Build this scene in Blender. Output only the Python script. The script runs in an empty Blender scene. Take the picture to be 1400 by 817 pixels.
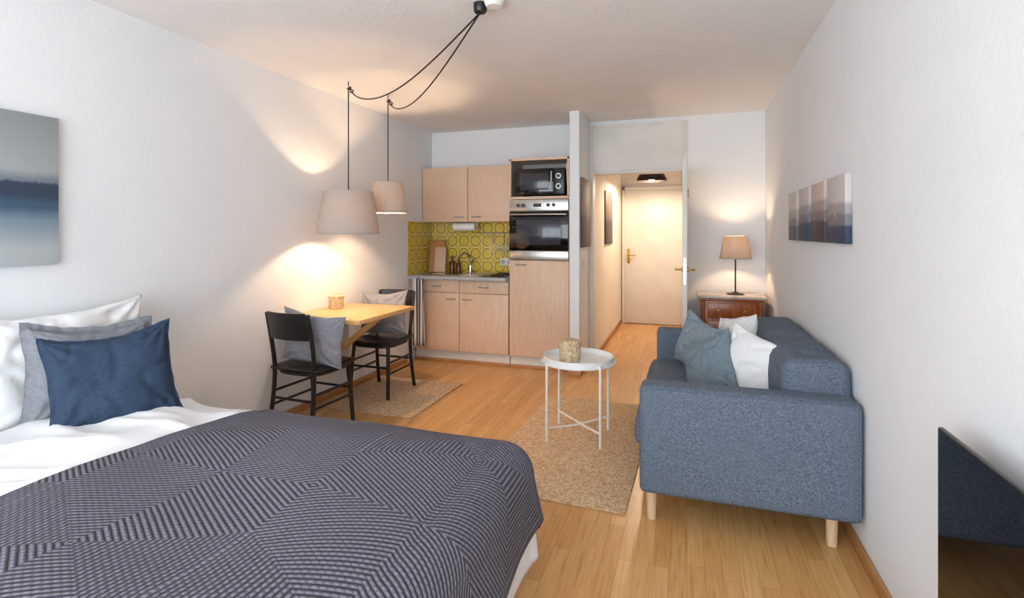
import bpy, bmesh, math, random
from mathutils import Vector, Matrix, noise, Euler
random.seed(3)
scene = bpy.context.scene
R = math.radians

def c(r, g, b):
    def f(x):
        x /= 255.0
        return x/12.92 if x <= .04045 else ((x+.055)/1.055)**2.4
    return (f(r), f(g), f(b), 1.0)

# ------------------------------------------------------------------ materials
class N:
    """tiny helper around a node tree"""
    def __init__(s, name):
        s.m = bpy.data.materials.new(name); s.m.use_nodes = True
        s.nt = s.m.node_tree; s.b = s.nt.nodes['Principled BSDF']
        s.out = s.nt.nodes['Material Output']
    def new(s, t, **k):
        n = s.nt.nodes.new(t)
        for a, v in k.items(): setattr(n, a, v)
        return n
    def link(s, a, b): s.nt.links.new(a, b)
    def put(s, v, sock):
        if isinstance(v, bpy.types.NodeSocket): s.link(v, sock)
        else: sock.default_value = v
    def M(s, op, a, b=None, cc=None):
        n = s.new('ShaderNodeMath', operation=op)
        s.put(a, n.inputs[0])
        if b is not None: s.put(b, n.inputs[1])
        if cc is not None: s.put(cc, n.inputs[2])
        return n.outputs[0]
    def coord(s, scale=(1, 1, 1), kind='Object', rot=(0, 0, 0)):
        t = s.new('ShaderNodeTexCoord'); mp = s.new('ShaderNodeMapping')
        s.link(t.outputs[kind], mp.inputs['Vector'])
        mp.inputs['Scale'].default_value = scale
        mp.inputs['Rotation'].default_value = rot
        return mp.outputs[0]
    def noise(s, vec, scale, detail=3, rough=.5):
        n = s.new('ShaderNodeTexNoise'); s.link(vec, n.inputs['Vector'])
        n.inputs['Scale'].default_value = scale; n.inputs['Detail'].default_value = detail
        n.inputs['Roughness'].default_value = rough
        return n.outputs[0]
    def ramp(s, fac, stops, interp='LINEAR'):
        n = s.new('ShaderNodeValToRGB'); n.color_ramp.interpolation = interp
        e = n.color_ramp.elements
        while len(e) < len(stops): e.new(.5)
        for i, (p, col) in enumerate(stops):
            e[i].position = p; e[i].color = col
        s.put(fac, n.inputs[0]); return n.outputs[0]
    def mix(s, fac, a, b, mode='MIX'):
        n = s.new('ShaderNodeMix', data_type='RGBA', blend_type=mode)
        s.put(fac, n.inputs[0]); s.put(a, n.inputs[6]); s.put(b, n.inputs[7])
        return n.outputs[2]
    def bump(s, h, strength=.3, dist=.01):
        n = s.new('ShaderNodeBump'); n.inputs['Strength'].default_value = strength
        n.inputs['Distance'].default_value = dist
        s.link(h, n.inputs['Height']); s.link(n.outputs[0], s.b.inputs['Normal'])
    def base(s, col): s.put(col, s.b.inputs['Base Color'])
    def rough(s, v): s.put(v, s.b.inputs['Roughness'])

def pm(name, col, rough=.5, metal=0, col2=None, cs=20, st=(1, 1, 1), bs=None, bst=.2, bd=.005, spec=None, sheen=0):
    n = N(name); v = n.coord(st)
    if col2 is None: col2 = tuple(x*.93 for x in col[:3])+(1,)
    f = n.noise(v, cs, 4)
    n.base(n.ramp(f, [(.3, col), (.7, col2)]))
    n.rough(rough); n.b.inputs['Metallic'].default_value = metal
    if spec is not None: n.b.inputs['Specular IOR Level'].default_value = spec
    if sheen: n.b.inputs['Sheen Weight'].default_value = sheen
    if bs: n.bump(n.noise(n.coord(), bs, 3), bst, bd)
    return n.m

M_wall = pm('wall_plaster', c(236, 238, 240), .9, col2=c(232, 235, 238), cs=3, bs=55, bst=.35, bd=.004, spec=.2)
M_ceil = pm('ceiling_plaster', c(240, 240, 240), .9, col2=c(236, 236, 236), cs=3, bs=45, bst=.35, bd=.005, spec=.2)
M_white = pm('white_lacquer', c(228, 226, 220), .35)
M_doorw = pm('old_door_paint', c(230, 228, 222), .45, col2=c(220, 217, 209), cs=4)
M_metalw = pm('white_powdercoat', c(240, 240, 238), .4)
M_black = pm('black_paint', c(22, 22, 25), .35)
M_blackg = pm('black_glass', c(10, 11, 13), .06)
M_screen = pm('screen_glass', c(6, 6, 8), .02)
M_steel = pm('brushed_steel', c(190, 190, 188), .32, 1, col2=c(165, 165, 163), cs=60, st=(1, 1, 20))
M_chrome = pm('chrome', c(215, 215, 215), .12, 1)
M_brass = pm('brass', c(190, 150, 70), .3, 1)
M_dark = pm('dark_metal', c(38, 34, 32), .45, .6)
M_ovenwin = pm('oven_window', c(52, 56, 66), .12, 0)
M_cable = pm('cable_black', c(18, 18, 18), .6)
M_plasticw = pm('white_plastic', c(235, 235, 232), .4)
M_niche = pm('niche_grey', c(176, 174, 171), .5)
M_kit = pm('kitchen_beech', c(226, 198, 173), .45, col2=c(214, 183, 156), cs=6, st=(14, 14, 1.0))
M_kitedge = pm('kitchen_edge', c(206, 172, 143), .5)
M_table = pm('table_beech', c(232, 188, 132), .35, col2=c(216, 168, 110), cs=5, st=(12, 1.2, 12))
M_board = pm('cutting_board_wood', c(184, 128, 78), .5, col2=c(156, 104, 60), cs=6, st=(12, 12, 1))
M_oakt = pm('oak_trim', c(196, 144, 94), .45, col2=c(172, 120, 74), cs=6, st=(3, 3, 14))
M_leg = pm('birch_leg', c(228, 198, 164), .45, col2=c(214, 180, 142), cs=8, st=(8, 8, 1))
M_antique = pm('antique_mahogany', c(178, 102, 54), .3, col2=c(136, 70, 34), cs=6, st=(8, 8, 2))
M_marble = pm('marble', c(215, 203, 192), .2, col2=c(178, 162, 152), cs=9)
M_amber = pm('amber_glass', c(90, 40, 15), .1)
M_navy = pm('linen_navy', c(44, 62, 87), .9, col2=c(35, 51, 74), cs=70, bs=260, bst=.5, bd=.002)
M_greyl = pm('linen_grey', c(136, 138, 144), .9, col2=c(120, 122, 129), cs=70, bs=260, bst=.5, bd=.002)
M_greyc = pm('chair_cushion_grey', c(146, 146, 153), .9, col2=c(128, 129, 137), cs=60, bs=220, bst=.5, bd=.002)
M_bluel = pm('linen_bluegrey', c(138, 153, 161), .9, col2=c(120, 136, 146), cs=60, bs=240, bst=.5, bd=.002)
M_bluel2 = pm('linen_bluegrey_dark', c(120, 136, 145), .9, col2=c(104, 121, 131), cs=60, bs=240, bst=.5, bd=.002)
M_cotton = pm('cotton_white', c(238, 238, 239), .9, col2=c(232, 232, 234), cs=6, bs=12, bst=.15, bd=.02)
M_mattress = pm('mattress_white', c(228, 228, 228), .9)

# sofa tweed
n = N('sofa_tweed'); v = n.coord()
a1 = n.noise(v, 240, 2, .8); a2 = n.noise(n.coord((1, 1, 3)), 120, 2, .7)
f = n.M('ADD', n.M('MULTIPLY', a1, .6), n.M('MULTIPLY', a2, .4))
n.base(n.ramp(f, [(.36, c(60, 70, 85)), (.5, c(90, 102, 118)), (.64, c(132, 142, 155))]))
n.rough(.95); n.bump(a1, .5, .002); M_sofa = n.m

# parquet
n = N('oak_parquet')
tc = n.new('ShaderNodeTexCoord'); sp = n.new('ShaderNodeSeparateXYZ'); n.link(tc.outputs['Object'], sp.inputs[0])
cb = n.new('ShaderNodeCombineXYZ'); n.link(sp.outputs[1], cb.inputs[0]); n.link(sp.outputs[0], cb.inputs[1])
bk = n.new('ShaderNodeTexBrick'); n.link(cb.outputs[0], bk.inputs['Vector'])
bk.offset = .41; bk.offset_frequency = 2; bk.squash = .8; bk.squash_frequency = 3
bk.inputs['Scale'].default_value = 1; bk.inputs['Brick Width'].default_value = .62
bk.inputs['Row Height'].default_value = .068; bk.inputs['Mortar Size'].default_value = .0008
bk.inputs['Mortar Smooth'].default_value = .1
bk.inputs['Color1'].default_value = c(226, 178, 117); bk.inputs['Color2'].default_value = c(209, 155, 94)
bk.inputs['Mortar'].default_value = c(172, 120, 70)
gr = n.noise(n.coord((34, 1.4, 1)), 2.5, 6, .65)
gc = n.ramp(gr, [(.28, c(212, 196, 176)), (.58, c(255, 255, 255))])
n.base(n.mix(.7, bk.outputs[0], gc, 'MULTIPLY')); n.rough(n.M('ADD', n.M('MULTIPLY', gr, .15), .22))
n.bump(n.M('SUBTRACT', 1, bk.outputs[1]), .15, .001); M_floor = n.m

# jute rug
n = N('jute_rug'); tc = n.new('ShaderNodeTexCoord'); sp = n.new('ShaderNodeSeparateXYZ'); n.link(tc.outputs['Object'], sp.inputs[0])
w1 = n.M('SINE', n.M('MULTIPLY', n.M('ADD', sp.outputs[0], sp.outputs[1]), 2*math.pi/.026)); w2 = n.M('SINE', n.M('MULTIPLY', n.M('SUBTRACT', sp.outputs[1], n.M('MULTIPLY', sp.outputs[0], .6)), 2*math.pi/.022))
wv = n.M('MULTIPLY', w1, w2); nz = n.noise(n.coord(), 60, 3)
f = n.M('ADD', n.M('MULTIPLY', wv, .13), nz)
n.base(n.ramp(f, [(.28, c(172, 136, 102)), (.5, c(206, 173, 136)), (.72, c(228, 202, 168))])); n.rough(.95)
n.bump(f, .5, .003); M_jute = n.m

# basket weave
n = N('seagrass_basket'); tc = n.new('ShaderNodeTexCoord'); sp = n.new('ShaderNodeSeparateXYZ'); n.link(tc.outputs['Object'], sp.inputs[0])
ang = n.M('ARCTAN2', sp.outputs[1], sp.outputs[0])
w1 = n.M('SINE', n.M('MULTIPLY', ang, 22)); w2 = n.M('SINE', n.M('MULTIPLY', sp.outputs[2], 2*math.pi/.014))
f = n.M('ADD', n.M('MULTIPLY', n.M('MULTIPLY', w1, w2), .25), n.noise(n.coord(), 50, 2))
n.base(n.ramp(f, [(.25, c(150, 124, 92)), (.5, c(206, 182, 146)), (.75, c(230, 212, 180))])); n.rough(.8)
n.bump(f, .6, .004); M_basket = n.m

# granite counter
n = N('granite_counter'); v = n.coord(); f = n.noise(v, 130, 2, .8)
n.base(n.ramp(f, [(.35, c(100, 102, 106)), (.5, c(170, 172, 174)), (.65, c(212, 213, 213))])); n.rough(.3); M_counter = n.m

# retro tiles
n = N('retro_tiles'); tc = n.new('ShaderNodeTexCoord'); sp = n.new('ShaderNodeSeparateXYZ'); n.link(tc.outputs['Object'], sp.inputs[0])
T = .143
u = n.M('SUBTRACT', n.M('FRACT', n.M('DIVIDE', n.M('ADD', n.M('ADD', sp.outputs[0], sp.outputs[1]), 20), T)), .5)
w = n.M('SUBTRACT', n.M('FRACT', n.M('DIVIDE', n.M('SUBTRACT', sp.outputs[2], .91), T)), .5)
r = n.M('SQRT', n.M('ADD', n.M('MULTIPLY', u, u), n.M('MULTIPLY', w, w)))
colr = n.ramp(r, [(0, c(212, 190, 66)), (.19, c(196, 166, 44)), (.22, c(240, 228, 156)), (.25, c(212, 184, 54)), (.36, c(160, 134, 28)),
                  (.42, c(146, 122, 22)), (.455, c(242, 228, 146)), (.50, c(214, 182, 48)), (.58, c(176, 148, 32)), (.63, c(230, 204, 90))], 'CONSTANT')
gm = n.M('GREATER_THAN', n.M('MAXIMUM', n.M('ABSOLUTE', u), n.M('ABSOLUTE', w)), .488)
n.base(n.mix(gm, colr, c(215, 205, 170))); n.rough(.12); n.bump(n.M('SUBTRACT', 1, gm), .3, .002); M_tile = n.m

# knitted blanket (uses real UV = cloth coordinates in metres)
n = N('knit_throw'); uvn = n.new('ShaderNodeUVMap'); uvn.uv_map = 'UVMap'
sp = n.new('ShaderNodeSeparateXYZ'); n.link(uvn.outputs[0], sp.inputs[0])
px = n.M('PINGPONG', sp.outputs[0], .34); py = n.M('PINGPONG', sp.outputs[1], .42)
k2 = n.M('ADD', n.M('MULTIPLY', px, .5), n.M('MULTIPLY', py, .866))
d = n.M('MAXIMUM', px, k2); sel = n.M('GREATER_THAN', px, k2)
tang2 = n.M('SUBTRACT', n.M('MULTIPLY', px, .866), n.M('MULTIPLY', py, .5))
tg = n.M('ADD', n.M('MULTIPLY', sel, py), n.M('MULTIPLY', n.M('SUBTRACT', 1, sel), tang2))
ROW = .015
rowi = n.M('FLOOR', n.M('DIVIDE', d, ROW))
s1 = n.M('ABSOLUTE', n.M('SINE', n.M('MULTIPLY', d, math.pi/ROW)))
s2 = n.M('ABSOLUTE', n.M('SINE', n.M('ADD', n.M('MULTIPLY', tg, math.pi/.017), n.M('MULTIPLY', rowi, math.pi/2))))
hh = n.M('MULTIPLY', n.M('POWER', s1, .7), n.M('ADD', .66, n.M('MULTIPLY', s2, .34)))
n.base(n.ramp(hh, [(.0, c(54, 52, 63)), (.4, c(88, 86, 99)), (1, c(126, 124, 137))]))
n.rough(.92); n.bump(hh, 1.0, .011); M_knit = n.m

# striped tea towel
n = N('striped_towel'); tc = n.new('ShaderNodeTexCoord'); sp = n.new('ShaderNodeSeparateXYZ'); n.link(tc.outputs['Object'], sp.inputs[0])
f = n.M('FRACT', n.M('DIVIDE', n.M('ADD', sp.outputs[0], 20), .034))
n.base(n.ramp(f, [(0, c(228, 226, 224)), (.5, c(84, 84, 98))], 'CONSTANT')); n.rough(.9); M_towel = n.m

def shade_mat(name, col, tcol, fac):
    n = N(name); v = n.coord((1, 1, .25)); f = n.noise(v, 150, 2)
    n.base(n.ramp(f, [(.3, col), (.7, tuple(x*.88 for x in col[:3])+(1,))])); n.rough(.9)
    tr = n.new('ShaderNodeBsdfTranslucent'); tr.inputs[0].default_value = tcol
    mx = n.new('ShaderNodeMixShader'); mx.inputs[0].default_value = fac
    n.link(n.b.outputs[0], mx.inputs[1]); n.link(tr.outputs[0], mx.inputs[2]); n.link(mx.outputs[0], n.out.inputs[0])
    return n.m
M_shade = shade_mat('lampshade_fabric', c(188, 181, 174), c(184, 170, 158), .19)
M_shadet = shade_mat('lampshade_fabric_table', c(200, 188, 174), c(196, 180, 160), .26)

def emit(name, col, st):
    n = N(name); e = n.new('ShaderNodeEmission'); e.inputs[0].default_value = col; e.inputs[1].default_value = st
    n.link(e.outputs[0], n.out.inputs[0]); return n.m
WARM = (1.0, .67, .41, 1)
M_bulb = emit('bulb_warm', WARM, 760)
M_bulb2 = emit('bulb_warm_small', WARM, 660)
M_bulbt = emit('bulb_table', WARM, 430)
M_bulbh = emit('bulb_hall', (1.0, .74, .52, 1), 1450)

# prints: hazy background with ridged tree/mountain silhouettes stacked up the sheet
def print_mat(name, z0, z1, sky, layers, uax=1):
    n = N(name); tc = n.new('ShaderNodeTexCoord'); sp = n.new('ShaderNodeSeparateXYZ'); n.link(tc.outputs['Object'], sp.inputs[0])
    h = n.M('DIVIDE', n.M('SUBTRACT', sp.outputs[2], z0), z1-z0)
    col = n.ramp(h, sky)
    for k, (hh_, amp, fr, cc, soft) in enumerate(layers):
        cbn = n.new('ShaderNodeCombineXYZ'); n.link(sp.outputs[uax], cbn.inputs[0]); cbn.inputs[1].default_value = k*3.7
        cbn.inputs[2].default_value = 0
        nz = n.noise(cbn.outputs[0], fr, 7, .72)
        edge = n.M('ADD', hh_, n.M('MULTIPLY', n.M('SUBTRACT', nz, .5), amp*2))
        m_ = n.M('DIVIDE', n.M('SUBTRACT', edge, h), soft); m_.node.use_clamp = True
        fac = n.M('MULTIPLY', m_, cc[1])
        col = n.mix(fac, col, cc[0])
    n.base(col); n.rough(.6); return n.m

# ------------------------------------------------------------------ geometry helpers
def link(o, parent=None):
    scene.collection.objects.link(o)
    if parent is not None: o.parent = parent
    return o
def group(name, loc=(0, 0, 0), rz=0):
    e = bpy.data.objects.new(name, None); e.empty_display_size = .1
    e.location = loc; e.rotation_euler = (0, 0, rz)
    return link(e)
def smooth(me, ang=40):
    for p in me.polygons: p.use_smooth = True
    try: me.set_sharp_from_angle(angle=R(ang))
    except Exception: pass
def mk(name, verts, faces, mat, parent=None, sm=None):
    me = bpy.data.meshes.new(name); me.from_pydata([tuple(v) for v in verts], [], faces); me.update()
    if mat: me.materials.append(mat)
    if sm: smooth(me, sm)
    return link(bpy.data.objects.new(name, me), parent)
def from_bm(name, bm, mat, parent=None, sm=40):
    bmesh.ops.recalc_face_normals(bm, faces=bm.faces)
    me = bpy.data.meshes.new(name); bm.to_mesh(me); bm.free()
    if mat: me.materials.append(mat)
    if sm: smooth(me, sm)
    return link(bpy.data.objects.new(name, me), parent)
def box(name, x0, x1, y0, y1, z0, z1, mat, parent=None, bev=.003, seg=2):
    bm = bmesh.new(); bmesh.ops.create_cube(bm, size=1)
    for v in bm.verts:
        v.co = Vector(((x0+x1)/2+v.co.x*(x1-x0), (y0+y1)/2+v.co.y*(y1-y0), (z0+z1)/2+v.co.z*(z1-z0)))
    if bev > 0:
        bmesh.ops.bevel(bm, geom=list(bm.edges), offset=min(bev, .45*min(x1-x0, y1-y0, z1-z0)), segments=seg, affect='EDGES', profile=.5)
    return from_bm(name, bm, mat, parent, 35)
def puffy(name, x0, x1, y0, y1, z0, z1, r, mat, parent=None, bulge=(0, 0, 0), n=22, nz=0, seed=0, tufts=None):
    bm = bmesh.new(); bmesh.ops.create_cube(bm, size=2)
    bmesh.ops.subdivide_edges(bm, edges=list(bm.edges), cuts=n, use_grid_fill=True)
    h = Vector(((x1-x0)/2, (y1-y0)/2, (z1-z0)/2)); ce = Vector(((x0+x1)/2, (y0+y1)/2, (z0+z1)/2))
    for v in bm.verts:
        p = v.co.copy()
        q = Vector([math.sin(t*math.pi/2) for t in p])
        if tufts: q = p.copy()
        s = Vector((q.x*h.x, q.y*h.y, q.z*h.z))
        rr = min(r, min(h)*.98)
        inn = Vector([max(-(h[i]-rr), min(h[i]-rr, s[i])) for i in range(3)])
        dl = s-inn
        if dl.length > 1e-6: s = inn+dl.normalized()*rr
        b = [(1-q[i]**2) for i in range(3)]
        s.x += bulge[0]*b[1]*b[2]*q.x; s.y += bulge[1]*b[0]*b[2]*q.y; s.z += bulge[2]*b[0]*b[1]*q.z
        if nz: s += noise.noise_vector((s+Vector((seed, 0, 0)))*7)*nz
        if tufts:
            wp = ce+s
            for (tx_, ty_, tz_) in tufts:
                # a buttoned tuft: a soft dimple pulled toward the cushion core
                tp = Vector((tx_, ty_, tz_)); dd = (wp-tp).length
                s += (Vector((0, 0, 0))-s).normalized()*(.022*math.exp(-(dd/.035)**2)+.010*math.exp(-(dd/.09)**2))
        v.co = ce+s
    return from_bm(name, bm, mat, parent, 180)
def tube(name, pts, rad, mat, parent=None, seg=10, closed=False):
    pts = [Vector(p) for p in pts]; n = len(pts)
    rs = rad if isinstance(rad, (list, tuple)) else [rad]*n
    verts, faces = [], []; ref = None
    for i, p in enumerate(pts):
        if closed: d = pts[(i+1) % n]-pts[i-1]
        else: d = pts[min(i+1, n-1)]-pts[max(i-1, 0)]
        d.normalize()
        if ref is None:
            ref = Vector((0, 0, 1)) if abs(d.z) < .9 else Vector((1, 0, 0))
        x = ref-d*ref.dot(d); x.normalize(); ref = x; y = d.cross(x)
        for k in range(seg):
            t = 2*math.pi*k/seg; verts.append(p+x*math.cos(t)*rs[i]+y*math.sin(t)*rs[i])
    m = n if closed else n-1
    for i in range(m):
        for k in range(seg):
            a = i*seg+k; b = i*seg+(k+1) % seg; j = ((i+1) % n)*seg
            faces.append((a, b, j+(k+1) % seg, j+k))
    if not closed:
        faces.append(tuple(reversed(range(seg)))); faces.append(tuple(range((n-1)*seg, n*seg)))
    o = mk(name, verts, faces, mat, parent, 50); return o
def smoothpts(pts, k=6):
    P = [Vector(p) for p in pts]; P = [P[0]*2-P[1]]+P+[P[-1]*2-P[-2]]; out = []
    for i in range(1, len(P)-2):
        for j in range(k):
            t = j/k; a, b, cc, d = P[i-1:i+3]
            out.append(.5*((2*b)+(cc-a)*t+(2*a-5*b+4*cc-d)*t*t+(3*b-a-3*cc+d)*t**3))
    out.append(P[-2]); return out
def lathe(name, prof, mat, parent=None, loc=(0, 0, 0), seg=40, sm=40):
    verts, faces = [], []
    for r, z in prof:
        for k in range(seg):
            t = 2*math.pi*k/seg; verts.append((r*math.cos(t), r*math.sin(t), z))
    for i in range(len(prof)-1):
        for k in range(seg):
            faces.append((i*seg+k, i*seg+(k+1) % seg, (i+1)*seg+(k+1) % seg, (i+1)*seg+k))
    bm = bmesh.new(); me = bpy.data.meshes.new(name); me.from_pydata(verts, [], faces); bm.from_mesh(me); bpy.data.meshes.remove(me)
    bmesh.ops.remove_doubles(bm, verts=bm.verts, dist=1e-5)
    o = from_bm(name, bm, mat, parent, sm); o.location = loc; return o
def pillow(name, w, h, t, mat, loc, rot, parent=None, seed=0, wr=.014, flange=0, n=44, dip=0.0):
    verts, faces = [], []
    idx = {}
    for side in (1, -1):
        for i in range(n+1):
            for j in range(n+1):
                u = -1+2*i/n; v = -1+2*j/n
                edge = i in (0, n) or j in (0, n)
                if edge and side == -1: idx[(side, i, j)] = idx[(1, i, j)]; continue
                su = math.sin(u*math.pi/2)*.5+u*.5; sv = math.sin(v*math.pi/2)*.5+v*.5
                f = (max(0, (1-abs(su)**2.4))*max(0, (1-abs(sv)**2.4)))**.55
                x = w/2*su*(1-.09*(1-sv*sv)*su*su); y = h/2*sv*(1-.08*(1-su*su)*sv*sv)
                y -= dip*(1-su*su)*max(0, sv)**2
                x += .008*noise.noise(Vector((x*6+seed, y*9, 4))); y += .008*noise.noise(Vector((x*9, y*6+seed, 7)))
                ns = noise.noise(Vector((x*6+seed*3.1, y*6, side*2.7+seed)))
                cr = 0
                for (cx_, cy_) in ((1, 1), (-1, 1), (1, -1), (-1, -1)):
                    dx_, dy_ = su-cx_, sv-cy_; rr = math.hypot(dx_, dy_); an = math.atan2(dy_, dx_)
                    cr += math.exp(-(rr/.6)**2)*math.sin(an*11+seed*1.7+cx_*2+cy_)
                n2 = max(0, 1-abs(noise.noise(Vector((x*8+seed, y*8-seed, side*3+1)))*2.6))**3
                m_ = min(1, f*2.5)
                z = side*(t/2*f*(1+.35*ns)-wr*n2*m_*.8+wr*.55*cr*m_)
                z += .014*noise.noise(Vector((x*5+seed*9, y*5, 0)))
                idx[(side, i, j)] = len(verts); verts.append((x, y, z))
        for i in range(n):
            for j in range(n):
                q = (idx[(side, i, j)], idx[(side, i+1, j)], idx[(side, i+1, j+1)], idx[(side, i, j+1)])
                faces.append(q if side == 1 else q[::-1])
    if flange:
        ring = [(i, 0) for i in range(n)]+[(n, j) for j in range(n)]+[(i, n) for i in range(n, 0, -1)]+[(0, j) for j in range(n, 0, -1)]
        st = len(verts)
        for (i, j) in ring:
            p = verts[idx[(1, i, j)]]
            ex = flange*(1 if i == n else -1 if i == 0 else 0); ey = flange*(1 if j == n else -1 if j == 0 else 0)
            verts.append((p[0]+ex, p[1]+ey, p[2]+.005*math.sin(i*1.1+j*.9)))
        L = len(ring)
        for k in range(L):
            a = idx[(1,)+ring[k]]; b = idx[(1,)+ring[(k+1) % L]]
            faces.append((a, st+k, st+(k+1) % L, b))
    o = mk(name, verts, faces, mat, parent, 180)
    o.location = loc; o.rotation_euler = rot
    return o

H = 1.36; CEIL = 2.51; XL = -2.8; XR = .70; YB = 5.5; YW = -1.5

# ------------------------------------------------------------------ room shell
box('floor', XL-.1, XR+.1, YW-.1, 8.3, -.1, 0, M_floor, bev=0)
box('ceiling', XL-.1, XR+.1, YW-.1, 8.3, CEIL, CEIL+.1, M_ceil, bev=0)
box('wall_left', XL-.1, XL, YW-.1, YB+.1, 0, CEIL, M_wall, bev=0)
box('wall_right', XR, XR+.1, YW-.1, YB+.1, 0, CEIL, M_wall, bev=0)
box('wall_kitchen', XL, -1.055, YB, YB+.1, 0, CEIL, M_wall, bev=0)
box('wall_partition', -1.055, -.963, 4.91, 8.2, 0, CEIL, M_wall, bev=0)
box('wall_entry_right', -.01, XR, YB-.03, YB+.1, 0, CEIL, M_wall, bev=0)
box('wall_entry_header', -.963, -.01, YB-.03, YB+.1, 2.47, CEIL, M_wall, bev=0)
M_hall = pm('hall_plaster', c(238, 234, 227), .9, col2=c(234, 230, 222), cs=3, bs=55, bst=.3, bd=.004)
box('wall_hall_right', .1, .2, YB+.1, 8.2, 0, CEIL, M_hall, bev=0)
box('wall_hall_end', -.963, .2, 8.105, 8.2, 0, CEIL, M_hall, bev=0)
box('wall_hall_left', -.963, -.94, YB+.1, 8.1, 0, CEIL, M_hall, bev=0)
box('wall_window_low', XL, XR, YW-.1, YW, 0, .25, M_wall, bev=0)
box('wall_window_top', XL, XR, YW-.1, YW, 2.4, CEIL, M_wall, bev=0)
box('wall_window_left', XL, XL+.1, YW-.1, YW, .25, 2.4, M_wall, bev=0)
box('wall_window_right', XR-.1, XR, YW-.1, YW, .25, 2.4, M_wall, bev=0)
wg = group('window_1')
for i, x in enumerate([XL+.1, -1.95, -.75, .53]):
    box('mullion_%d' % i, x, x+.06, YW-.09, YW-.02, .25, 2.4, M_plasticw, wg)
box('rail_low', XL+.1, XR-.1, YW-.09, YW-.02, .25, .32, M_plasticw, wg)
box('rail_top', XL+.1, XR-.1, YW-.09, YW-.02, 2.33, 2.4, M_plasticw, wg)

# baseboards
box('baseboard_right', XR-.018, XR, YW, YB-.03, 0, .055, M_oakt, bev=.004)
box('baseboard_left', XL, XL+.018, YW, 4.90, 0, .055, M_oakt, bev=.004)
box('baseboard_entry', 0.02, XR-.018, YB-.048, YB-.03, 0, .055, M_oakt, bev=.004)
box('baseboard_partition', -.963, -.947, 4.93, YB-.06, 0, .055, M_oakt, bev=.004)
box('baseboard_partition_front', -1.07, -.947, 4.893, 4.91, 0, .055, M_oakt, bev=.004)
box('baseboard_hall', -.94, -.925, YB+.12, 8.0, 0, .06, M_oakt, bev=.004)

# entry door frame + transom
fr = group('trim_1')
yd = YB-.03
box('jamb_left', -.963, -.925, yd-.015, yd+.13, 0, 2.47, M_doorw, fr)
box('jamb_right', -.03, .01, yd-.015, yd+.13, 0, 2.47, M_doorw, fr)
box('transom_rail', -.925, -.03, yd-.015, yd+.13, 1.965, 2.0, M_doorw, fr)
box('transom_head', -.925, -.03, yd-.015, yd+.13, 2.445, 2.47, M_doorw, fr)
box('transom_panel', -.925, -.03, yd+.0, yd+.03, 2.0, 2.445, M_doorw, fr, bev=0)

def lever(parent, x, y, z, dx, dy, ln, mat):
    o = Vector((x, y, z)); out = Vector((dx[0], dx[1], 0)); al = Vector((dy[0], dy[1], 0))
    tube('lever', smoothpts([o, o+out*.045, o+out*.055+al*.02, o+out*.055+al*ln], 4), .009, mat, parent)
    a = o+out*.004
    tube('rosette', [o-out*.001, a+out*.003], .024, mat, parent, 20)
d1 = group('door_1')
box('leaf', -.035, .005, 4.60, yd-.018, .01, 1.985, M_doorw, d1, bev=.004)
box('lock_plate', -.026, -.004, 4.596, 4.601, .93, 1.15, M_steel, d1, bev=0)
lever(d1, -.035, 4.66, 1.05, (-1, 0), (0, 1), .11, M_brass)
lever(d1, .005, 4.66, 1.05, (1, 0), (0, 1), .11, M_brass)
for i, z in enumerate((.3, 1.7)):
    tube('hinge_%d' % i, [(.012, yd-.02, z), (.012, yd-.02, z+.09)], .008, M_steel, d1)
d2 = group('door_2')
box('leaf', -.885, -.06, 8.06, 8.095, .01, 2.0, M_doorw, d2, bev=.004)
box('casing_left', -.925, -.885, 8.04, 8.1, 0, 2.05, M_doorw, d2)
box('casing_right', -.06, -.02, 8.04, 8.1, 0, 2.05, M_doorw, d2)
box('casing_top', -.925, -.02, 8.04, 8.1, 2.0, 2.05, M_doorw, d2)
box('handle_plate', -.85, -.81, 8.05, 8.06, .9, 1.12, M_brass, d2)
lever(d2, -.83, 8.05, 1.02, (0, -1), (1, 0), .11, M_brass)

# pictures
def canvas(name, x0, x1, y0, y1, z0, z1, mat):
    return box(name, x0, x1, y0, y1, z0, z1, mat, None, .003)
m = print_mat('lake_print', 1.215, 1.89, [(0, c(196, 202, 204)), (.4, c(188, 196, 200)), (.6, c(172, 180, 184)), (1, c(148, 155, 160))], [
    (.63, .05, 5, (c(108, 124, 138), .8), .06), (.56, .035, 20, (c(46, 66, 88), .95), .02),
    (.46, .03, 5, (c(70, 100, 126), .85), .05), (.38, .03, 4, (c(134, 156, 172), 1.0), .09), (.27, .03, 3, (c(190, 199, 203), 1.0), .16)])
canvas('landscape_canvas', XL+.001, XL+.03, .66, 1.66, 1.215, 1.89, m)
PAN = [((2.70, 3.01), c(206, 197, 196), c(40, 56, 84), .38), ((3.08, 3.37), c(204, 184, 178), c(66, 58, 68), .48),
       ((3.44, 3.72), c(198, 190, 189), c(52, 66, 88), .46), ((3.80, 4.07), c(206, 197, 194), c(96, 94, 104), .42)]
for i, ((ya, yb), sky, dk, hh_) in enumerate(PAN):
    md = tuple((sky[k]*.5+dk[k]*1.2)/2 for k in range(3))+(1,)
    m = print_mat('forest_print_%d' % i, 1.31, 1.63, [(0, sky), (1, tuple(x*.95 for x in sky[:3])+(1,))],
                  [(hh_+.24, .18, 9+i, (md, .6), .06), (hh_+.06, .2, 26, (md, .9), .04), (hh_-.10, .18, 40, (dk, 1.0), .04)])
    canvas('forest_canvas', XR-.03, XR-.001, ya, yb, 1.31, 1.63, m)
m = print_mat('dark_print', 1.22, 1.89, [(0, c(100, 86, 82)), (1, c(134, 112, 102))], [(.5, .2, 12, (c(74, 66, 68), .9), .1)])
canvas('portrait_canvas', -.962, -.94, 4.97, 5.4, 1.22, 1.89, m)
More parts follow.
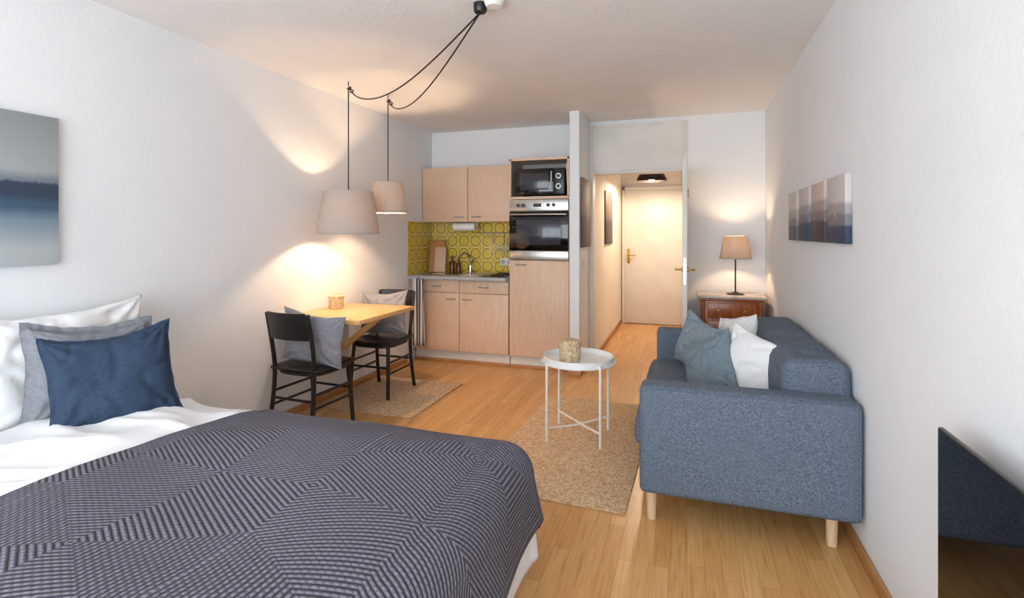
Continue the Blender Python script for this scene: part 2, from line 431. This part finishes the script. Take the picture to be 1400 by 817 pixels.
canvas('hall_picture', -.939, -.92, 6.35, 6.95, 1.22, 1.87, m)
sw = group('light_switch')
box('plate', -.963, -.955, 5.08, 5.16, 1.02, 1.10, M_plasticw, sw); box('rocker', -.956, -.951, 5.095, 5.145, 1.035, 1.085, M_plasticw, sw)

# ------------------------------------------------------------------ kitchen
YK = 5.03
def handle(parent, x, y, z, w=.1, mat=M_steel):
    tube('handle', smoothpts([(x-w/2, y, z), (x-w/2+.01, y-.022, z), (x, y-.03, z), (x+w/2-.01, y-.022, z), (x+w/2, y, z)], 4), .006, mat, parent, 8)
bc = group('base_cabinet')
box('carcass', XL+.005, -1.708, YK+.02, YB-.002, .12, .868, M_kitedge, bc, bev=0)
box('plinth', XL+.02, -1.708, YK+.05, YK+.07, .0, .12, M_white, bc, bev=0)
box('plinth_strip', XL+.02, -1.708, YK+.03, YK+.05, .0, .03, M_oakt, bc)
for i, (a, b) in enumerate([(-2.765, -2.252), (-2.246, -1.71)]):
    box('drawer_%d' % i, a, b, YK, YK+.02, .735, .862, M_kit, bc)
    box('cabinet_door_%d' % i, a, b, YK, YK+.02, .125, .729, M_kit, bc)
    handle(bc, (a+b)/2, YK, .80)
    handle(bc, b-.09 if i == 0 else a+.09, YK, .67)
box('filler', XL+.005, -2.77, YK, YK+.02, .12, .865, M_kitedge, bc, bev=0)
ct = group('kitchen_counter')
box('slab', XL+.004, -1.708, 4.93, YB-.002, .872, .91, M_counter, ct, bev=.006)
wc = group('wall_cabinet')
YU = 5.25
box('carcass', XL+.005, -1.708, YU+.02, YB-.002, 1.48, 2.07, M_kitedge, wc, bev=0)
for i, (a, b) in enumerate([(XL+.008, -2.252), (-2.246, -1.71)]):
    box('cabinet_door_%d' % i, a, b, YU, YU+.02, 1.478, 2.072, M_kit, wc)
    handle(wc, b-.1 if i == 0 else a+.1, YU, 1.53)
tcab = group('tall_cabinet')
xa, xb = -1.70, -1.085
box('side_left', xa, xa+.018, YK+.02, YB-.002, .12, 2.10, M_kitedge, tcab, bev=0)
box('side_right', xb-.018, xb, YK+.02, YB-.002, .12, 2.10, M_kitedge, tcab, bev=0)
box('top', xa, xb, YK+.02, YB-.002, 2.085, 2.10, M_kit, tcab, bev=0)
box('front_frame_l', xa, xa+.018, YK, YK+.02, 1.71, 2.10, M_kit, tcab, bev=0)
box('front_frame_r', xb-.018, xb, YK, YK+.02, 1.71, 2.10, M_kit, tcab, bev=0)
box('front_frame_t', xa, xb, YK, YK+.02, 2.08, 2.10, M_kit, tcab, bev=0)
box('niche_lining_l', xa+.018, xa+.021, YK+.005, YB-.08, 1.72, 2.082, M_niche, tcab, bev=0)
box('niche_lining_r', xb-.021, xb-.018, YK+.005, YB-.08, 1.72, 2.082, M_niche, tcab, bev=0)
box('niche_back', xa+.018, xb-.018, YB-.08, YB-.004, 1.72, 2.085, M_niche, tcab, bev=0)
box('niche_shelf', xa, xb, YK, YB-.004, 1.695, 1.72, M_kit, tcab, bev=0)
box('cabinet_door', xa+.003, xb-.003, YK, YK+.02, .125, 1.085, M_kit, tcab)
box('carcass_low', xa+.018, xb-.018, YK+.022, YB-.004, .12, 1.085, M_kitedge, tcab, bev=0)
box('plinth', xa, xb, YK+.05, YK+.07, 0, .12, M_white, tcab, bev=0)
box('plinth_strip', xa, xb, YK+.03, YK+.05, .0, .03, M_oakt, tcab)
handle(tcab, xa+.12, YK, 1.04)
ov = group('oven')
box('body', xa+.02, xb-.02, YK+.02, YB-.02, 1.09, 1.69, M_dark, ov, bev=0)
box('control_panel', xa+.006, xb-.006, YK-.01, YK+.02, 1.575, 1.69, M_steel, ov)
box('door_glass', xa+.006, xb-.006, YK-.015, YK+.02, 1.185, 1.57, M_blackg, ov)
box('window', xa+.08, xb-.08, YK-.018, YK-.013, 1.24, 1.49, M_ovenwin, ov)
box('bottom_trim', xa+.006, xb-.006, YK-.01, YK+.02, 1.09, 1.18, M_steel, ov)
tube('door_handle', smoothpts([(xa+.05, YK-.015, 1.535), (xa+.055, YK-.05, 1.54), (xb-.055, YK-.05, 1.54), (xb-.05, YK-.015, 1.535)], 4), .009, M_steel, ov)
for i in range(4):
    x = xa+.10+i*.055+(.2 if i > 1 else 0)
    tube('knob_%d' % i, [(x, YK-.01, 1.632), (x, YK-.032, 1.632)], .017, M_black, ov, 16)
box('clock', (xa+xb)/2-.05, (xa+xb)/2+.03, YK-.012, YK-.009, 1.615, 1.65, M_blackg, ov, bev=0)
mw = group('microwave')
ma, mb = xa+.075, xb-.045; mz = 1.725
box('body', ma, mb, YK+.0, YK+.34, mz+.01, mz+.27, M_black, mw, bev=.006)
box('door', ma+.004, mb-.11, YK-.012, YK, mz+.015, mz+.265, M_blackg, mw)
box('panel', mb-.108, mb-.004, YK-.012, YK, mz+.015, mz+.265, M_black, mw)
box('window', ma+.04, mb-.16, YK-.015, YK-.011, mz+.06, mz+.225, M_ovenwin, mw)
tube('handle', [(mb-.125, YK-.035, mz+.05), (mb-.125, YK-.035, mz+.23)], .007, M_steel, mw)
for k in (.05, .23): tube('handle_post', [(mb-.125, YK-.035, mz+k), (mb-.125, YK-.01, mz+k)], .006, M_steel, mw)
for i, z in enumerate((.09, .19)):
    tube('dial_%d' % i, [(mb-.056, YK-.012, mz+z), (mb-.056, YK-.03, mz+z)], .026, M_steel, mw, 24)
    tube('dial_cap_%d' % i, [(mb-.056, YK-.03, mz+z), (mb-.056, YK-.036, mz+z)], .018, M_black, mw, 24)
for i, (x, y) in enumerate([(ma+.04, YK+.04), (mb-.04, YK+.04), (ma+.04, YK+.3), (mb-.04, YK+.3)]):
    tube('foot_%d' % i, [(x, y, 1.72), (x, y, mz+.012)], .012, M_black, mw)
tube('power_cord', smoothpts([(mb-.02, YK+.34, mz+.2), (mb+.005, YK+.30, mz+.31), (mb+.012, YK+.1, mz+.33), (mb+.016, YK+.02, mz+.29), (mb+.014, YK+.06, mz+.1)], 5), .004, M_plasticw, mw, 8)

bs = group('backsplash_tiles')
box('tiles_back', XL+.006, -1.708, YB-.008, YB-.001, .911, 1.479, M_tile, bs, bev=0)
box('tiles_side', XL+.001, XL+.008, 4.93, YB-.008, .911, 1.479, M_tile, bs, bev=0)

sk = group('sink')
box('rim', -2.62, -2.02, 5.0, 5.34, .91, .916, M_steel, sk, bev=.003)
lathe('bowl', [(.0, .9165), (.12, .9165), (.145, .918), (.155, .922), (.16, .918)], M_chrome, sk, (-2.45, 5.17, 0))
for i in range(6): box('drain_rib_%d' % i, -2.25, -2.06, 5.04+i*.05, 5.048+i*.05, .915, .919, M_chrome, sk, bev=0)
fc = group('faucet')
tube('body', [(-2.27, 5.38, .911), (-2.27, 5.38, 1.0)], .022, M_chrome, fc, 16)
tube('spout', smoothpts([(-2.27, 5.38, .98), (-2.27, 5.36, 1.10), (-2.30, 5.28, 1.14), (-2.33, 5.2, 1.09)], 6), .013, M_chrome, fc)
tube('lever_arm', smoothpts([(-2.27, 5.38, 1.0), (-2.25, 5.36, 1.04), (-2.20, 5.31, 1.07)], 4), .008, M_chrome, fc)
hb = group('hob')
box('glass_plate', -1.98, -1.72, 4.99, 5.44, .91, .918, M_blackg, hb)
for i, (y, r_) in enumerate([(5.1, .075), (5.32, .09)]):
    lathe('plate_%d' % i, [(0, .930), (r_-.01, .930), (r_, .926), (r_, .918)], M_dark, hb, (-1.85, y, 0), 28)
cbd = group('cutting_board', (-2.67, 5.34, .912)); cbd.rotation_euler = (R(-12), 0, R(12))
box('board', -.09, .09, -.01, .01, .003, .37, M_board, cbd, bev=.009, seg=3)
box('board_small', -.02, .11, -.032, -.014, .003, .29, M_kitedge, cbd, bev=.008, seg=3)
def bottle(name, x, y, h, r_, mat):
    g = group(name, (x, y, .911))
    lathe('glass', [(0, 0), (r_, 0), (r_, h*.6), (r_*.8, h*.7), (r_*.35, h*.78), (r_*.35, h*.9)], mat, g, seg=20)
    lathe('cap', [(r_*.45, h*.88), (r_*.45, h), (0, h)], M_black, g, seg=16)
bottle('soap_bottle', -2.50, 5.40, .19, .03, M_amber)
bottle('soap_bottle', -2.43, 5.42, .15, .026, M_amber)
rl = group('utensil_rail')
tube('rail', [(-2.22, YB-.04, 1.36), (-1.76, YB-.04, 1.36)], .007, M_chrome, rl)
for i, x in enumerate((-2.2, -1.78)): tube('post_%d' % i, [(x, YB-.04, 1.36), (x, YB-.009, 1.36)], .006, M_chrome, rl)
for i, x in enumerate((-2.1, -2.02, -1.9)):
    tube('hook_%d' % i, smoothpts([(x, YB-.04, 1.366), (x, YB-.052, 1.35), (x, YB-.05, 1.26), (x, YB-.055, 1.24)], 4), .004, M_chrome, rl, 6)
for i, (z, yy) in enumerate([(1.16, .10), (1.16, .04), (1.22, .10)]): tube('rack_wire_%d' % i, [(-2.06, YB-yy, z), (-1.84, YB-yy, z)], .004, M_chrome, rl, 6)
for i in range(5): tube('rack_rib_%d' % i, [(-2.05+.05*i, YB-.10, 1.22), (-2.05+.05*i, YB-.10, 1.16), (-2.05+.05*i, YB-.04, 1.16), (-2.05+.05*i, YB-.04, 1.36)], .0025, M_chrome, rl, 6)
pr = group('paper_towel_roll')
tube('roll', [(-2.44, 5.33, 1.425), (-2.19, 5.33, 1.425)], .043, M_cotton, pr, 28)
tube('holder', [(-2.46, 5.33, 1.425), (-2.17, 5.33, 1.425)], .008, M_steel, pr)
for i, x in enumerate((-2.46, -2.17)): tube('bracket_%d' % i, [(x, 5.33, 1.425), (x, 5.33, 1.479)], .005, M_steel, pr)
so = group('wall_socket')
box('plate', -1.96, -1.74, YB-.018, YB-.008, 1.0, 1.08, M_plasticw, so)
for i in range(3):
    lathe('well_%d' % i, [(0, .001), (.022, .001), (.024, .004), (.026, .004)], M_niche, so, (-1.923+i*.073, YB-.018, 1.04), 20).rotation_euler = (R(90), 0, 0)
# striped towel hanging from a hook on the counter front
tt = group('tea_towel')
verts, faces = [], []
nx, nzv = 26, 14
for j in range(nzv+1):
    for i in range(nx+1):
        z = .885-.70*j/nzv; s = i/nx; sp_ = .12+.06*j/nzv
        verts.append((-2.66+(s-.5)*sp_, 4.900+.014*math.sin(s*17)*(1-.3*j/nzv), z))
for j in range(nzv):
    for i in range(nx):
        a = j*(nx+1)+i; faces.append((a, a+1, a+nx+2, a+nx+1))
o = mk('cloth', verts, faces, M_towel, tt, 180); sdm = o.modifiers.new('s', 'SOLIDIFY'); sdm.thickness = .005
tube('hook', smoothpts([(-2.66, 4.935, .895), (-2.66, 4.915, .895), (-2.66, 4.90, .89), (-2.66, 4.885, .878)], 3), .004, M_steel, tt, 6)

# ------------------------------------------------------------------ rugs
def rug(name, cx, cy, w, l, rz):
    g = box(name, -w/2, w/2, -l/2, l/2, 0, .011, M_jute, None, .004)
    g.location = (cx, cy, .0); g.rotation_euler = (0, 0, rz); return g
rug('jute_rug', -.68, 3.42, .84, 1.66, R(-1.5))
rug('jute_rug', -2.33, 3.88, .84, .92, 0)

# ------------------------------------------------------------------ dining table (wall mounted)
dt = group('dining_table')
TY1 = 3.90
box('top', XL+.003, -2.15, 3.12, TY1, .72, .752, M_table, dt, bev=.004)
box('wall_rail', XL+.002, XL+.03, 3.2, TY1-.08, .64, .72, M_table, dt)
box('wall_post', XL+.002, XL+.03, 3.48, 3.55, .25, .66, M_table, dt)
bm = bmesh.new(); bmesh.ops.create_cube(bm, size=1)
o = from_bm('brace', bm, M_table, dt, None)
p0 = Vector((XL+.02, 3.515, .30)); p1 = Vector((-2.25, 3.515, .70)); dv = p1-p0
o.location = (p0+p1)/2; o.scale = (.035, .06, dv.length); o.rotation_euler = (0, math.atan2(dv.x, dv.z), 0)
def basket(name, x, y, z, r_, h):
    g = group(name, (x, y, z))
    lathe('body', [(0, 0), (r_*.88, 0), (r_*.97, h*.1), (r_, h*.45), (r_*.97, h*.72), (r_*.9, h*.72)], M_basket, g, seg=32)
    lathe('lid', [(r_*.9, h*.72), (r_*1.05, h*.73), (r_*1.05, h*.86), (r_*.9, h*.93), (0, h*.96)], M_basket, g, seg=32)
    tube('knob', [(0, 0, h*.94), (0, 0, h*1.02)], r_*.14, M_basket, g)
basket('lidded_basket', -2.68, 3.58, .753, .06, .115)

def chair(loc, rz):
    g = group('dining_chair', loc, rz)
    puffy('seat', -.205, .205, -.19, .21, .432, .462, .015, M_black, g, (.01, .01, .004), 14)
    tube('seat_ring', [(.185*math.copysign(abs(math.cos(t))**.6, math.cos(t)), .01+.185*math.copysign(abs(math.sin(t))**.6, math.sin(t)), .42) for t in [2*math.pi*k/40 for k in range(40)]], .014, M_black, g, 8, True)
    for i, s in enumerate((-1, 1)):
        tube('leg_back_%d' % i, smoothpts([(s*.18, -.235, 0), (s*.172, -.195, .22), (s*.168, -.18, .44), (s*.172, -.2, .62), (s*.17, -.245, .83)], 6), [.015]*25, M_black, g)
        tube('leg_front_%d' % i, smoothpts([(s*.18, .20, 0), (s*.172, .185, .22), (s*.16, .165, .43)], 6), .0155, M_black, g)
        tube('stretcher_side_%d' % i, [(s*.174, -.205, .20), (s*.175, .19, .20)], .009, M_black, g)
        tube('stretcher_side_up_%d' % i, [(s*.172, -.19, .29), (s*.173, .183, .29)], .009, M_black, g)
    tube('stretcher_front', [(-.173, .185, .25), (.173, .185, .25)], .009, M_black, g)
    tube('stretcher_back', [(-.173, -.195, .25), (.173, -.195, .25)], .009, M_black, g)
    verts, faces = [], []
    nn = 16; rows = [(.655, -.205), (.70, -.215), (.76, -.228), (.82, -.243), (.838, -.248)]
    for sd in (0, 1):
        for (z, y) in rows:
            for i in range(nn+1):
                u = -1+2*i/nn
                hw = .178 if z < .83 else .160
                verts.append((u*hw, y-.035*(1-u*u)+(.008 if sd else -.008), z))
    W = nn+1; nr = len(rows)
    for j in range(nr-1):
        for i in range(nn):
            a = j*W+i; faces.append((a, a+1, a+W+1, a+W)); b = a+nr*W; faces.append((b, b+W, b+W+1, b+1))
    for i in range(nn):
        a = i; b = i+nr*W; faces.append((a, b, b+1, a+1)); a = (nr-1)*W+i; b = a+nr*W; faces.append((a, a+1, b+1, b))
    for j in range(nr-1):
        a = j*W; b = a+nr*W; faces.append((a, a+W, b+W, b)); a += nn; b += nn; faces.append((a, b, b+W, a+W))
    mk('backrest', verts, faces, M_black, g, 50)
    return g
chair((-2.48, 3.06, 0), R(-3))
chair((-2.47, 3.92, .011), R(180))
pillow('chair_cushion', .46, .38, .12, M_greyc, (-2.41, 2.975, .645), (R(98), R(8), R(8)), seed=1, dip=.02)
pillow('chair_cushion', .48, .38, .11, M_greyc, (-2.51, 4.005, .668), (R(80), R(-4), R(-3)), seed=2, dip=.02)

# ------------------------------------------------------------------ coffee table
tx, ty = -.685, 3.465
tb = group('coffee_table', (tx, ty, .012))
lathe('tray', [(0, .500), (.215, .500), (.225, .506), (.228, .535), (.232, .536), (.232, .498), (.22, .492), (0, .492)], M_metalw, tb, seg=64)
q = .172
for i, (sx, sy) in enumerate([(-1, -1), (1, -1), (1, 1), (-1, 1)]):
    tube('leg_%d' % i, [(sx*q, sy*q, 0), (sx*q, sy*q, .515)], .0085, M_metalw, tb)
tube('leg_ring', [(.24*math.cos(2*math.pi*k/48), .24*math.sin(2*math.pi*k/48), .497) for k in range(48)], .006, M_metalw, tb, 8, True)
tube('cross_a', smoothpts([(-q, -q, .09), (0, 0, .075), (q, q, .09)], 6), .006, M_metalw, tb)
tube('cross_b', smoothpts([(-q, q, .09), (0, 0, .087), (q, -q, .09)], 6), .006, M_metalw, tb)
basket('lidded_basket', -.735, 3.43, .513, .072, .15)

# ------------------------------------------------------------------ sofa
sf = group('sofa', (0, 0, 0))
Y0, Y1 = 2.5, 4.16; X0, X1 = -.21, .69
puffy('arm_near', X0, X1, Y0, Y0+.15, .155, .652, .028, M_sofa, sf, (0, .004, .003), 24)
puffy('arm_far', X0, X1, Y1-.15, Y1, .155, .652, .028, M_sofa, sf, (0, .004, .003), 24)
puffy('back_frame', .52, X1, Y0+.14, Y1-.14, .16, .66, .03, M_sofa, sf, n=12)
puffy('seat_base', X0+.01, .54, Y0+.14, Y1-.14, .16, .31, .02, M_sofa, sf, n=12)
ym = (Y0+Y1)/2
for i, (a, b) in enumerate([(Y0+.152, ym-.002), (ym+.002, Y1-.152)]):
    tf = [(x, a+(b-a)*k, .455) for k in (.25, .75) for x in (-.04, .2)]
    puffy('seat_cushion_%d' % i, X0-.035, .44, a, b, .305, .445, .045, M_sofa, sf, (.012, 0, .012), 44, .003, 0, tf)
    tb_ = [(.40, a+(b-a)*k, z) for k in (.25, .75) for z in (.56, .69)]+[(.55, a+(b-a)*k, .79) for k in (.25, .75)]
    puffy('back_cushion_%d' % i, .415, X1, a, b, .43, .785, .055, M_sofa, sf, (.02, 0, .010), 44, .005, i*3, tb_)
tube('piping_near', [(X0+.02, Y0+.004, .17), (X0+.012, Y0+.004, .4), (X0+.02, Y0+.004, .638), (X0+.05, Y0+.004, .645), (X1-.04, Y0+.004, .645), (X1-.012, Y0+.004, .63), (X1-.012, Y0+.004, .17)], .004, M_sofa, sf, 6)
for i, (x, y) in enumerate([(-.16, 2.60), (.60, 2.62), (-.16, 4.06), (.60, 4.06)]):
    tube('leg_%d' % i, [(x, y, 0), (x, y, .165)], [.021, .026], M_leg, sf, 20)
pillow('throw_pillow_blue', .38, .37, .13, M_bluel, (.075, 3.70, .62), (R(80), R(14), R(-52)), seed=5, dip=.02)
pillow('throw_pillow_blue', .36, .34, .13, M_bluel2, (.115, 3.22, .605), (R(72), R(-24), R(-40)), seed=6, dip=.02)
pillow('throw_pillow_white', .38, .36, .13, M_cotton, (.31, 3.70, .640), (R(82), R(-12), R(-58)), seed=7)
pillow('throw_pillow_white', .38, .38, .14, M_cotton, (.325, 3.12, .630), (R(80), R(12), R(-52)), seed=8)

# ------------------------------------------------------------------ antique cabinet + lamp
ac = group('antique_chest', (.375, 5.20, 0))
box('body', -.25, .25, -.19, .22, .06, .765, M_antique, ac, bev=.006)
box('plinth', -.265, .265, -.205, .225, 0, .07, M_antique, ac, bev=.01)
box('cornice', -.265, .265, -.205, .225, .755, .778, M_antique, ac, bev=.008)
box('marble_top', -.285, .285, -.22, .23, .778, .80, M_marble, ac, bev=.006)
for i, (z0, z1) in enumerate([(.60, .74), (.35, .58), (.10, .33)]):
    box('drawer_%d' % i, -.2, .2, -.203, -.188, z0, z1, M_antique, ac, bev=.006)
    for s in (-1, 1):
        lathe('knob_%d_%d' % (i, s), [(0, .022), (.011, .02), (.013, .012), (.006, 0)], M_brass, ac, (s*.11, -.2, (z0+z1)/2), 14).rotation_euler = (R(90), 0, 0)
for s in (-1, 1): tube('column_%d' % s, [(s*.235, -.195, .07), (s*.235, -.195, .755)], .018, M_antique, ac, 12)

def shade(name, rb, rt, z0, z1, parent, mat=None, seg=56):
    th = .003; mat = mat or M_shade
    o = lathe(name, [(rb, z0), (rt, z1), (rt-th, z1), (rb-th, z0), (rb, z0)], mat, parent, seg=seg, sm=30)
    lathe(name+'_trim_low', [(rb+.001, z0), (rb+.001, z0+.008), (rb-.004, z0+.008), (rb-.004, z0), (rb+.001, z0)], mat, parent, seg=seg)
    return o
def bulb(parent, z, r_, mat):
    bm = bmesh.new(); bmesh.ops.create_icosphere(bm, subdivisions=2, radius=r_)
    for v in bm.verts: v.co.z += z
    return from_bm('bulb', bm, mat, parent, 180)
tl = group('table_lamp', (.42, 5.19, .80))
lathe('foot', [(0, 0), (.075, 0), (.075, .008), (.02, .02), (.008, .03)], M_dark, tl)
tube('stem', [(0, 0, .02), (0, 0, .41)], .007, M_dark, tl)
shade('lampshade', .138, .098, .325, .53, tl, M_shadet)
tube('socket', [(0, 0, .36), (0, 0, .415)], .016, M_dark, tl)
bulb(tl, .445, .026, M_bulbt)
for k in range(3):
    t = 2*math.pi*k/3; tube('spider_%d' % k, [(0, 0, .40), (.1*math.cos(t), .1*math.sin(t), .50)], .002, M_dark, tl, 6)

# ------------------------------------------------------------------ pendant lamps
can = (-.985, 2.46)
def pendant(x, y, rb, rt, z0, z1, mat, sag, seed):
    g = group('pendant_lamp', (x, y, 0))
    shade('lampshade', rb, rt, z0, z1, g)
    bulb(g, z0+(z1-z0)*.48, .03, mat)
    zb = z0+(z1-z0)*.48
    tube('socket', [(0, 0, zb+.028), (0, 0, zb+.10)], .02, M_black, g, 16)
    for k in range(3):
        t = 2*math.pi*k/3+.4; tube('spider_%d' % k, [(0, 0, zb+.09), (rt*.98*math.cos(t), rt*.98*math.sin(t), z1-.008)], .002, M_black, g, 6)
    tube('cord', [(0, 0, zb+.09), (0, 0, CEIL-.05)], .0045, M_cable, g, 8)
    tube('hook', smoothpts([(0, 0, CEIL), (0, 0, CEIL-.03), (.012, 0, CEIL-.045), (0, 0, CEIL-.058), (-.012, 0, CEIL-.046)], 4), .004, M_cable, g, 6)
    lp = [(.018*math.cos(k*.9)+.003*k, .016*math.sin(k*.9), CEIL-.04-.05*k/13) for k in range(14)]
    tube('cord_knot', smoothpts(lp, 3), .0045, M_cable, g, 6)
    dx, dy = can[0]-x, can[1]-y; pts = []
    for i in range(29):
        u_ = i/28; pts.append((dx*u_, dy*u_, CEIL-.045-.035*math.sin(min(1, u_*8)*math.pi/2)*(1-u_)+.0*u_-4*sag*u_*(1-u_)*(1+.35*(1-2*u_))))
    tube('swag_cord', pts, .0045, M_cable, g, 8)
pendant(-2.45, 3.42, .232, .183, 1.352, 1.672, M_bulb, .165, 0)
pendant(-2.37, 3.85, .156, .118, 1.525, 1.778, M_bulb2, .16, 1)
cn = group('ceiling_canopy', (can[0], can[1], 0))
lathe('cup', [(0, CEIL-.045), (.028, CEIL-.045), (.034, CEIL-.035), (.034, CEIL)], M_black, cn, seg=24)
sd_ = group('smoke_detector', (-.90, 2.43, 0))
lathe('housing', [(0, CEIL-.04), (.035, CEIL-.04), (.044, CEIL-.03), (.05, CEIL-.01), (.05, CEIL)], M_plasticw, sd_, seg=32)
hl = group('hall_pendant', (-.43, 7.0, 0))
lathe('dome', [(.19, 2.02), (.185, 2.06), (.15, 2.12), (.08, 2.165), (.03, 2.18), (.03, 2.172), (.078, 2.157), (.145, 2.113), (.18, 2.055), (.187, 2.02), (.19, 2.02)], M_dark, hl, seg=48)
tube('stem', [(0, 0, 2.17), (0, 0, CEIL)], .012, M_dark, hl)
bulb(hl, 2.055, .035, M_bulbh)

# ------------------------------------------------------------------ bed
def drape(name, Xa, Xb, Ya, Yb, zt, hx, hy, r_, mat, puff, wr, step, parent, seed=0, off=0, flare=.06, thick=.012, edge_r=.22, wmax=None):
    S = int((Xb+hx-Xa)/step); Tn = int((Yb-Ya+2*hy)/step)
    verts, faces, uvs = [], [], []
    for i in range(S+1):
        for j in range(Tn+1):
            s = Xa+(Xb+hx-Xa)*i/S; t = Ya-hy+(Yb-Ya+2*hy)*j/Tn
            cx = min(s, Xb); dx = s-cx; cy = max(Ya, min(Yb, t)); dy = t-cy
            d = (abs(dx)**3.2+abs(dy)**3.2)**(1/3.2); hyp = math.hypot(dx, dy)
            ux, uy = (dx/hyp, dy/hyp) if hyp > 1e-9 else (0, 0)
            q_ = r_*math.pi/2
            if d < q_: out = r_*math.sin(d/r_); dn = r_*(1-math.cos(d/r_))
            else:
                dn = r_+(d-q_); out = r_+flare*(d-q_)
                al = (t*9 if abs(dx) > abs(dy) else s*9)+seed
                out += .014*math.sin(al)*min(1, (d-q_)/.2)
            e = max(0, min(Xb-cx+.0, cy-Ya, Yb-cy)); ez = 1-math.exp(-e/edge_r*1.6)
            z = zt-puff+puff*ez-dn
            z += wr[0]*noise.noise(Vector((s*2.2+seed, t*2.2, seed)))*(.3+.7*ez)
            wm = 1 if wmax is None else max(0, min(1, (wmax-s)/.08))
            if wr[1] and wm > 0:
                k_ = wm*(.4 if hyp > .05 else 1)*wr[1]
                z += wm*.022
                z += wm*.02*noise.noise(Vector((s*4+t*1.5, t*4, 31)))
                # long soft folds running out from the pillows
                w_ = 1-abs(noise.noise(Vector((s*wr[2]*.35+seed+.6*t, t*wr[2]*1.1-s*1.2, 3+seed)))*2); z += k_*max(0, w_)**3
                w_ = 1-abs(noise.noise(Vector((s*wr[2]*.8-t*2, t*wr[2]*.5+seed, 9+seed)))*2); z += k_*.7*max(0, w_)**4
            verts.append((cx+ux*out, cy+uy*out, max(.03, z+off))); uvs.append((s, t))
    for i in range(S):
        for j in range(Tn):
            a = i*(Tn+1)+j; faces.append((a, a+Tn+1, a+Tn+2, a+1))
    o = mk(name, verts, faces, mat, parent, 180)
    uv = o.data.uv_layers.new(name='UVMap')
    for lp in o.data.loops: uv.data[lp.index].uv = uvs[lp.vertex_index]
    sm_ = o.modifiers.new('thick', 'SOLIDIFY'); sm_.thickness = thick; sm_.offset = 1
    return o
bed = group('bed')
box('frame', XL+.02, -.66, .36, 1.84, .10, .26, M_mattress, bed, bev=.02)
for i, (x, y) in enumerate([(-2.7, .42), (-.75, .42), (-2.7, 1.78), (-.75, 1.78)]):
    tube('leg_%d' % i, [(x, y, 0), (x, y, .12)], .03, M_leg, bed, 16)
puffy('mattress', XL+.02, -.64, .36, 1.86, .25, .50, .05, M_mattress, bed, n=14)
drape('duvet', -2.45, -.665, .40, 1.845, .585, .43, .34, .10, M_cotton, .06, (.035, .022, 4.0), .016, bed, 2, 0, .10, .008, wmax=-1.74)
drape('sheet', XL+.03, -2.3, .38, 1.86, .535, .02, .2, .05, M_cotton, .01, (.01, .01, 5.0), .03, bed, 5)
drape('knitted_throw', -1.78, -.66, .40, 1.85, .618, .345, .32, .115, M_knit, .06, (.035, 0, 0), .018, bed, 2, .008, .15, .012)

# bed pillows
pillow('bed_pillow', .80, .52, .19, M_cotton, (-2.64, 1.58, .785), (R(80), 0, R(88)), seed=11, wr=.028, dip=.03)
pillow('bed_pillow', .80, .52, .19, M_cotton, (-2.64, .74, .785), (R(80), 0, R(90)), seed=12, wr=.028, dip=.03)
pillow('cushion_grey', .42, .40, .13, M_greyl, (-2.44, 1.59, .765), (R(72), R(3), R(72)), seed=13, flange=.028, dip=.02, wr=.014)
pillow('cushion_navy', .42, .40, .15, M_navy, (-2.23, 1.535, .765), (R(68), R(-4), R(62)), seed=14, flange=.012, dip=.025, wr=.015)

# ------------------------------------------------------------------ tv + bench
tv = group('television')
box('panel', .612, .625, .66, 1.63, .31, .862, M_black, tv, bev=.003)
box('screen', .6105, .6125, .666, 1.624, .325, .857, M_screen, tv, bev=0)
box('rear_housing', .625, .66, .85, 1.44, .36, .62, M_black, tv, bev=.01)
for i, y in enumerate((.85, 1.44)):
    tube('foot_%d' % i, [(.53, y, .252), (.617, y, .315), (.66, y, .252)], .007, M_black, tv, 8)
tvb = group('tv_bench')
box('body', .36, .68, .45, 1.58, .05, .245, M_white, tvb, bev=.004)
for i, (x, y) in enumerate([(.4, .5), (.62, .5), (.4, 1.53), (.62, 1.53)]): tube('foot_%d' % i, [(x, y, 0), (x, y, .06)], .015, M_black, tvb)

# ------------------------------------------------------------------ light
w = bpy.data.worlds.new('World'); scene.world = w; w.use_nodes = True
bg = w.node_tree.nodes['Background']; bg.inputs[0].default_value = (.85, .93, 1.0, 1); bg.inputs[1].default_value = 8.3
la = bpy.data.lights.new('window_portal', 'AREA'); la.shape = 'RECTANGLE'; la.size = 3.29; la.size_y = 2.15
la.cycles.is_portal = True
lo = link(bpy.data.objects.new('window_portal', la)); lo.location = ((XL+XR)/2, YW-.11, 1.325); lo.rotation_euler = (R(90), 0, 0)

# ------------------------------------------------------------------ camera
cam = bpy.data.cameras.new('camera'); co = link(bpy.data.objects.new('camera', cam))
co.location = (0, 0, H); co.rotation_euler = (R(90), 0, math.atan(239/720))
cam.sensor_width = 36; cam.lens = 720/1400*36; cam.shift_y = -(408.5-318)/1400; cam.clip_start = .02
scene.camera = co
scene.view_settings.view_transform = 'Standard'
scene.view_settings.look = 'None'
scene.view_settings.exposure = 0
